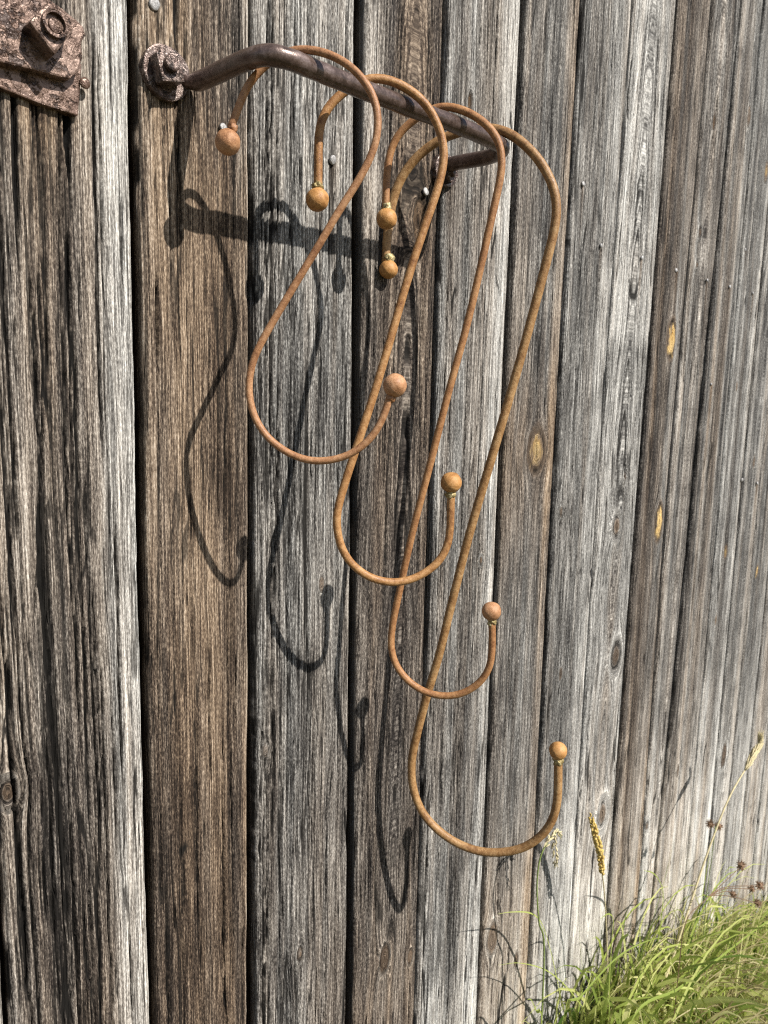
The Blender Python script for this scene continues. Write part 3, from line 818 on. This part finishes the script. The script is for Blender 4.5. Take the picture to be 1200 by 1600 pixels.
# ------------------------------------------------------------------ grass
def blade_material(name, a, b, c):
    s = Nt(name)
    at = s.n('ShaderNodeAttribute', attribute_name='tint')
    sep = s.n('ShaderNodeSeparateColor'); s.L(at.outputs['Color'], sep.inputs[0])
    col = s.ramp(sep.outputs[0], [(0, a), (.55, b), (1, c)])
    s.done(col, .5, None, spec=.35)
    tr = s.n('ShaderNodeBsdfTranslucent'); s.L(col, tr.inputs[0])
    mx = s.n('ShaderNodeMixShader'); mx.inputs[0].default_value = .4
    out = s.t.nodes['Material Output']
    s.L(s.b.outputs[0], mx.inputs[1]); s.L(tr.outputs[0], mx.inputs[2]); s.L(mx.outputs[0], out.inputs[0])
    return s.m
GRASS = blade_material("grass_blades", (.07, .14, .022), (.38, .45, .105), (.74, .72, .34))
STRAW = blade_material("dry_straw", (.30, .25, .12), (.46, .39, .20), (.60, .53, .32))

def blade(P, w, fold=.25, side=None):
    """leaf strip along points P (m,3) with half-width profile w (m,)"""
    P = np.asarray(P); m = len(P)
    T = np.gradient(P, axis=0); T /= np.linalg.norm(T, axis=1)[:, None] + 1e-9
    S = np.cross(T, side if side is not None else np.array([.3, -1, .2])); S /= np.linalg.norm(S, axis=1)[:, None] + 1e-9
    N = np.cross(S, T)
    V = np.concatenate([P - S * w[:, None], P + N * (w * fold)[:, None], P + S * w[:, None]])
    F = []
    for i in range(m - 1):
        F += [(i, m + i, m + i + 1, i + 1), (m + i, 2 * m + i, 2 * m + i + 1, m + i + 1)]
    return V, np.array(F)

class Batch:
    def __init__(self): self.V = []; self.F = []; self.T = []; self.n = 0
    def add(self, V, F, tint):
        self.V.append(V); self.F.append(F + self.n); self.T.append(np.full(len(V), tint)); self.n += len(V)
    def obj(self, name, mat, parent=None):
        V = np.vstack(self.V); F = np.vstack(self.F)
        me = np_mesh(name, V, F, mat)
        at = me.color_attributes.new('tint', 'FLOAT_COLOR', 'POINT')
        A = np.ones((len(V), 4), np.float32); A[:, 0] = np.concatenate(self.T); at.data.foreach_set('color', A.ravel())
        return mesh_obj(name, me, parent)

def bez(p0, p1, p2, p3, n=8):
    t = np.linspace(0, 1, n)[:, None]
    return (1 - t) ** 3 * p0 + 3 * t * (1 - t) ** 2 * p1 + 3 * t * t * (1 - t) * p2 + t ** 3 * p3

def grow(bt, x, y, h, lean, az, w, tint, droop):
    base = np.array([x, y, float(gz(x)) - .02])
    dr = np.array([math.cos(az), math.sin(az), 0])
    if base[1] + dr[1] * lean * h > -.012: dr[1] = -abs(dr[1]) * .3
    p1 = base + np.array([0, 0, h * .5]) + dr * lean * h * .15
    p2 = base + np.array([0, 0, h * (1.0 - .1 * droop)]) + dr * lean * h * .5
    p3 = base + np.array([0, 0, h * (1 - .75 * droop)]) + dr * lean * h
    P = bez(base, p1, p2, p3, 9)
    P[:, 1] = np.minimum(P[:, 1], -.008)
    t = np.linspace(0, 1, 9)
    wp = w * np.clip(1.05 - t ** 2.2, .03, 1) * (.6 + .4 * np.minimum(1, t * 4))
    V, F = blade(P, wp, .3, np.array([math.sin(az), -math.cos(az) - .2, .1]))
    bt.add(V, F, tint)

g1 = Batch(); rr = random.Random(21)
def top_h(x):        # the tuft is tallest where it starts and thins along the wall
    return .42 - .20 * float(sstep(1.6, 2.7, x))
for k in range(3000):
    x = rr.uniform(1.08, 4.2); y = -abs(rr.gauss(0, .12)) - .012
    if rr.random() > float(sstep(1.0, 1.3, x)) + .10: continue
    h = top_h(x) * (.25 + .75 * rr.random() ** 1.6) * (.55 + .45 * float(sstep(1.05, 1.5, x)))
    lean = rr.uniform(.05, .6) * (2.0 if rr.random() < .25 else 1)
    grow(g1, x, y, h, lean, rr.uniform(0, 6.283), rr.uniform(.0014, .0052), min(1, max(0, rr.gauss(.56, .33))), rr.uniform(0, .85) ** 1.5)
for k in range(330):
    x = rr.uniform(1.25, 3.0); y = -abs(rr.gauss(0, .10)) - .02
    grow(g1, x, y, top_h(x) * rr.uniform(.55, 1.15), rr.uniform(.3, 1.1), rr.uniform(0, 6.283), rr.uniform(.0035, .0062), min(1, max(0, rr.gauss(.6, .2))), rr.uniform(.1, .9))
o = g1.obj("grass", GRASS); tag(o, "green grass tuft growing thick along the foot of the plank wall", "grass", kind='stuff')
g2 = Batch()
for k in range(3000):
    x = rr.uniform(1.2, 4.2); y = -abs(rr.gauss(0, .15)) - .015
    if rr.random() > float(sstep(1.1, 1.7, x)) + .05: continue
    grow(g2, x, y, top_h(x) * rr.uniform(.2, .95), rr.uniform(.3, 1.4), rr.uniform(0, 6.283), rr.uniform(.0009, .0022), rr.random(), rr.uniform(.2, 1))
o = g2.obj("dry_grass", STRAW); tag(o, "dry straw-coloured grass mixed through the green tuft", "grass", kind='stuff')

# single stems that stand clear of the tuft, each held a little off the wall
def px_path(pp, y0, y1):
    n = len(pp); return np.array([wall(a, b, y0 + (y1 - y0) * i / (n - 1)) for i, (a, b) in enumerate(pp)])
def to_ground(P):
    base = P[0].copy(); return np.vstack([[base[0] + (base[0] - P[1][0]) * .3, base[1], float(gz(base[0])) - .02], P]) if base[2] > float(gz(base[0])) else P
def leaf_thing(pp, y0, y1, w, tint, label, mat=GRASS, name="grass_blade", group=None, root=True):
    P = px_path(pp, y0, y1)
    if root: P = to_ground(P)
    P = catmull(P, .012); n = len(P); t = np.linspace(0, 1, n)
    bt = Batch(); V, F = blade(P, w * np.clip(1.05 - t ** 3, .05, 1) * (.55 + .45 * np.minimum(1, t * 5)), .35, np.array([.5, -.8, .3]))
    bt.add(V, F, tint)
    o = bt.obj(name, mat); tag(o, label, "grass blade", group)
    return o

leaf_thing([(884, 1600), (876, 1560), (866, 1510), (853, 1460), (842, 1436), (826, 1426), (800, 1425), (778, 1428)], -.06, -.08, .0027, .6, "single green grass blade kinked over to a flat pale tip")
leaf_thing([(1000, 1600), (1018, 1520), (1030, 1460), (1036, 1400), (1030, 1376), (1020, 1364), (1006, 1360)], -.10, -.12, .0048, .42, "broad green grass blade arching over at its tip")
leaf_thing([(975, 1600), (1000, 1500), (1025, 1420), (1042, 1360), (1055, 1308)], -.08, -.10, .0034, .30, "tall straight green grass blade leaning along the wall")
leaf_thing([(950, 1600), (952, 1530), (956, 1470), (958, 1436), (950, 1428), (938, 1436)], -.12, -.14, .0050, .45, "short broad grass blade curled back on itself")
leaf_thing([(915, 1600), (900, 1560), (860, 1520), (815, 1505), (778, 1508)], -.10, -.06, .0016, .55, "thin green grass blade arching low toward the dark planks")
leaf_thing([(846, 1600), (838, 1580), (830, 1562), (824, 1562)], -.09, -.10, .0050, .45, "stubby bright green grass blade at the edge of the tuft")
leaf_thing([(985, 1600), (1060, 1545), (1120, 1500), (1200, 1440), (1260, 1415)], -.20, -.22, .0026, .35, "long green grass blade lying slanted across the tuft")
leaf_thing([(925, 1600), (912, 1530), (906, 1470), (903, 1410)], -.05, -.06, .0016, .4, "fine upright green grass blade close against the wall")
leaf_thing([(880, 1590), (905, 1560), (960, 1500), (1000, 1475), (1040, 1462)], -.16, -.18, .0024, .33, "dark green grass blade slanting low at the near end of the tuft")

def stem_thing(name, pp, y0, y1, r, mat, label, cat, part="stem"):
    P = to_ground(px_path(pp, y0, y1))
    root = empty(name, P[0], label, cat)
    Q = catmull(P, .012)
    o = tube_obj(part, Q, np.linspace(r, r * .6, len(Q)), mat, root, n=6)
    return root, Q

def plain(name, col, rough=.7):
    s = Nt(name); co = s.n('ShaderNodeTexCoord').outputs['Object']
    a = s.noise(co, 120, 3)
    return s.done(s.mix(a, tuple(c * .6 for c in col), tuple(min(1, c * 1.35) for c in col)), rough, spec=.25)
STRAWP = plain("straw_stem", (.52, .45, .27)); GREENP = plain("green_stem", (.17, .22, .06)); BROWNP = plain("brown_stem", (.16, .10, .06)); SPIKEP = plain("golden_seed", (.52, .38, .12)); BURRP = plain("brown_burr", (.20, .125, .075))

def seed_head(root, Q, r, mat, n, ln, spread=.5, name="seed_head", seed=0, fat=.42):
    rr = random.Random(seed); bm = bmesh.new()
    for k in range(n):
        f = (k + rr.random()) / n; i = min(len(Q) - 2, int(f * (len(Q) - 1)))
        c = Vector(Q[i]); T = Vector(Q[i + 1] - Q[i]).normalized()
        a = rr.uniform(0, 6.28); s = T.orthogonal().normalized(); s.rotate(Matrix.Rotation(a, 3, T))
        d = (T + s * spread).normalized(); prof = r * (math.sin(math.pi * min(1, .15 + f * .85)) * .7 + .35)
        m = Matrix.Translation(c + s * prof * .6 + d * ln * .4) @ d.to_track_quat('Z', 'Y').to_matrix().to_4x4() @ Matrix.Diagonal((prof * fat, prof * fat, ln * .6, 1))
        bmesh.ops.create_icosphere(bm, subdivisions=1, radius=1, matrix=m)
    return bm_obj(name, bm, mat, root)

# tall straw stalk with a feathery tip
r1, Q = stem_thing("straw_stalk", [(1015, 1600), (1050, 1500), (1076, 1420), (1110, 1320), (1140, 1245), (1172, 1190)], -.12, -.15, .0032, STRAWP, "tall pale straw stalk leaning to a feathery tip above the tuft", "grass stalk")
tip = px_path([(1165, 1203), (1176, 1182), (1185, 1165), (1188, 1150)], -.15, -.155)
seed_head(r1, catmull(tip, .004), .0045, STRAWP, 110, .026, .25, "feathery_tip", 2)
# golden spike
r2_, Q = stem_thing("foxtail_stalk", [(950, 1600), (949, 1500), (946, 1420), (942, 1372), (940, 1362)], -.08, -.10, .0023, STRAWP, "thin stalk topped by a golden upright seed spike", "grass stalk")
seed_head(r2_, catmull(px_path([(941, 1366), (938, 1335), (931, 1305), (924, 1280), (921, 1274)], -.10, -.10), .003), .0055, SPIKEP, 150, .009, .45, "seed_spike", 3, .6)
# nodding oat head
r3, Q = stem_thing("nodding_stalk", [(850, 1500), (842, 1440), (839, 1390), (842, 1350), (850, 1325), (862, 1308), (870, 1300), (876, 1308)], -.08, -.09, .0023, GREENP, "thin green stalk with a drooping pale seed head under the longest hook", "grass stalk")
seed_head(r3, catmull(px_path([(850, 1325), (858, 1312), (866, 1304), (872, 1300), (877, 1308)], -.09, -.09), .003), .0042, STRAWP, 26, .010, .4, "seed_head", 4)
seed_head(r3, catmull(px_path([(866, 1305), (867, 1322), (868, 1340), (869, 1356)], -.09, -.09), .003), .0042, STRAWP, 26, .010, .4, "seed_head", 5)
# burr plant
def burr(root, c, r, seed):
    rr = random.Random(seed); bm = bmesh.new()
    bmesh.ops.create_icosphere(bm, subdivisions=2, radius=r * .55, matrix=Matrix.Translation(Vector(c)))
    for k in range(70):
        d = Vector((rr.gauss(0, 1), rr.gauss(0, 1), rr.gauss(0, 1))).normalized()
        m = Matrix.Translation(Vector(c) + d * r * .72) @ d.to_track_quat('Z', 'Y').to_matrix().to_4x4()
        bmesh.ops.create_cone(bm, cap_ends=False, segments=4, radius1=r * .09, radius2=r * .01, depth=r * .65, matrix=m)
    bm_obj("burr", bm, BURRP, root)
b1, Q = stem_thing("burr_plant", [(1090, 1600), (1098, 1480), (1104, 1400), (1112, 1340), (1118, 1292)], -.13, -.14, .0014, GREENP, "slender weed carrying a pair of brown burrs beside the straw stalk", "weed")
burr(b1, wall(1110, 1288, -.14), .012, 1); burr(b1, wall(1123, 1291, -.14), .012, 2)
b2, Q = stem_thing("burr_plant", [(1060, 1520), (1072, 1440), (1100, 1408), (1130, 1380), (1158, 1354)], -.20, -.21, .0012, BROWNP, "branching brown weed with dry spiky burrs over the tuft", "weed")
for i, (a, b, rad_) in enumerate([(1158, 1352, .013), (1145, 1397, .010), (1175, 1389, .0105), (1187, 1384, .0135), (1184, 1411, .0115)]):
    burr(b2, wall(a, b, -.21), rad_, 10 + i)
    if i:
        Pb = px_path([(1108, 1400), (1135, 1388 + (b - 1388) * .5), (a, b)], -.205, -.21)
        tube_obj("twig", catmull(Pb, .01), .0009, BROWNP, b2, n=5)
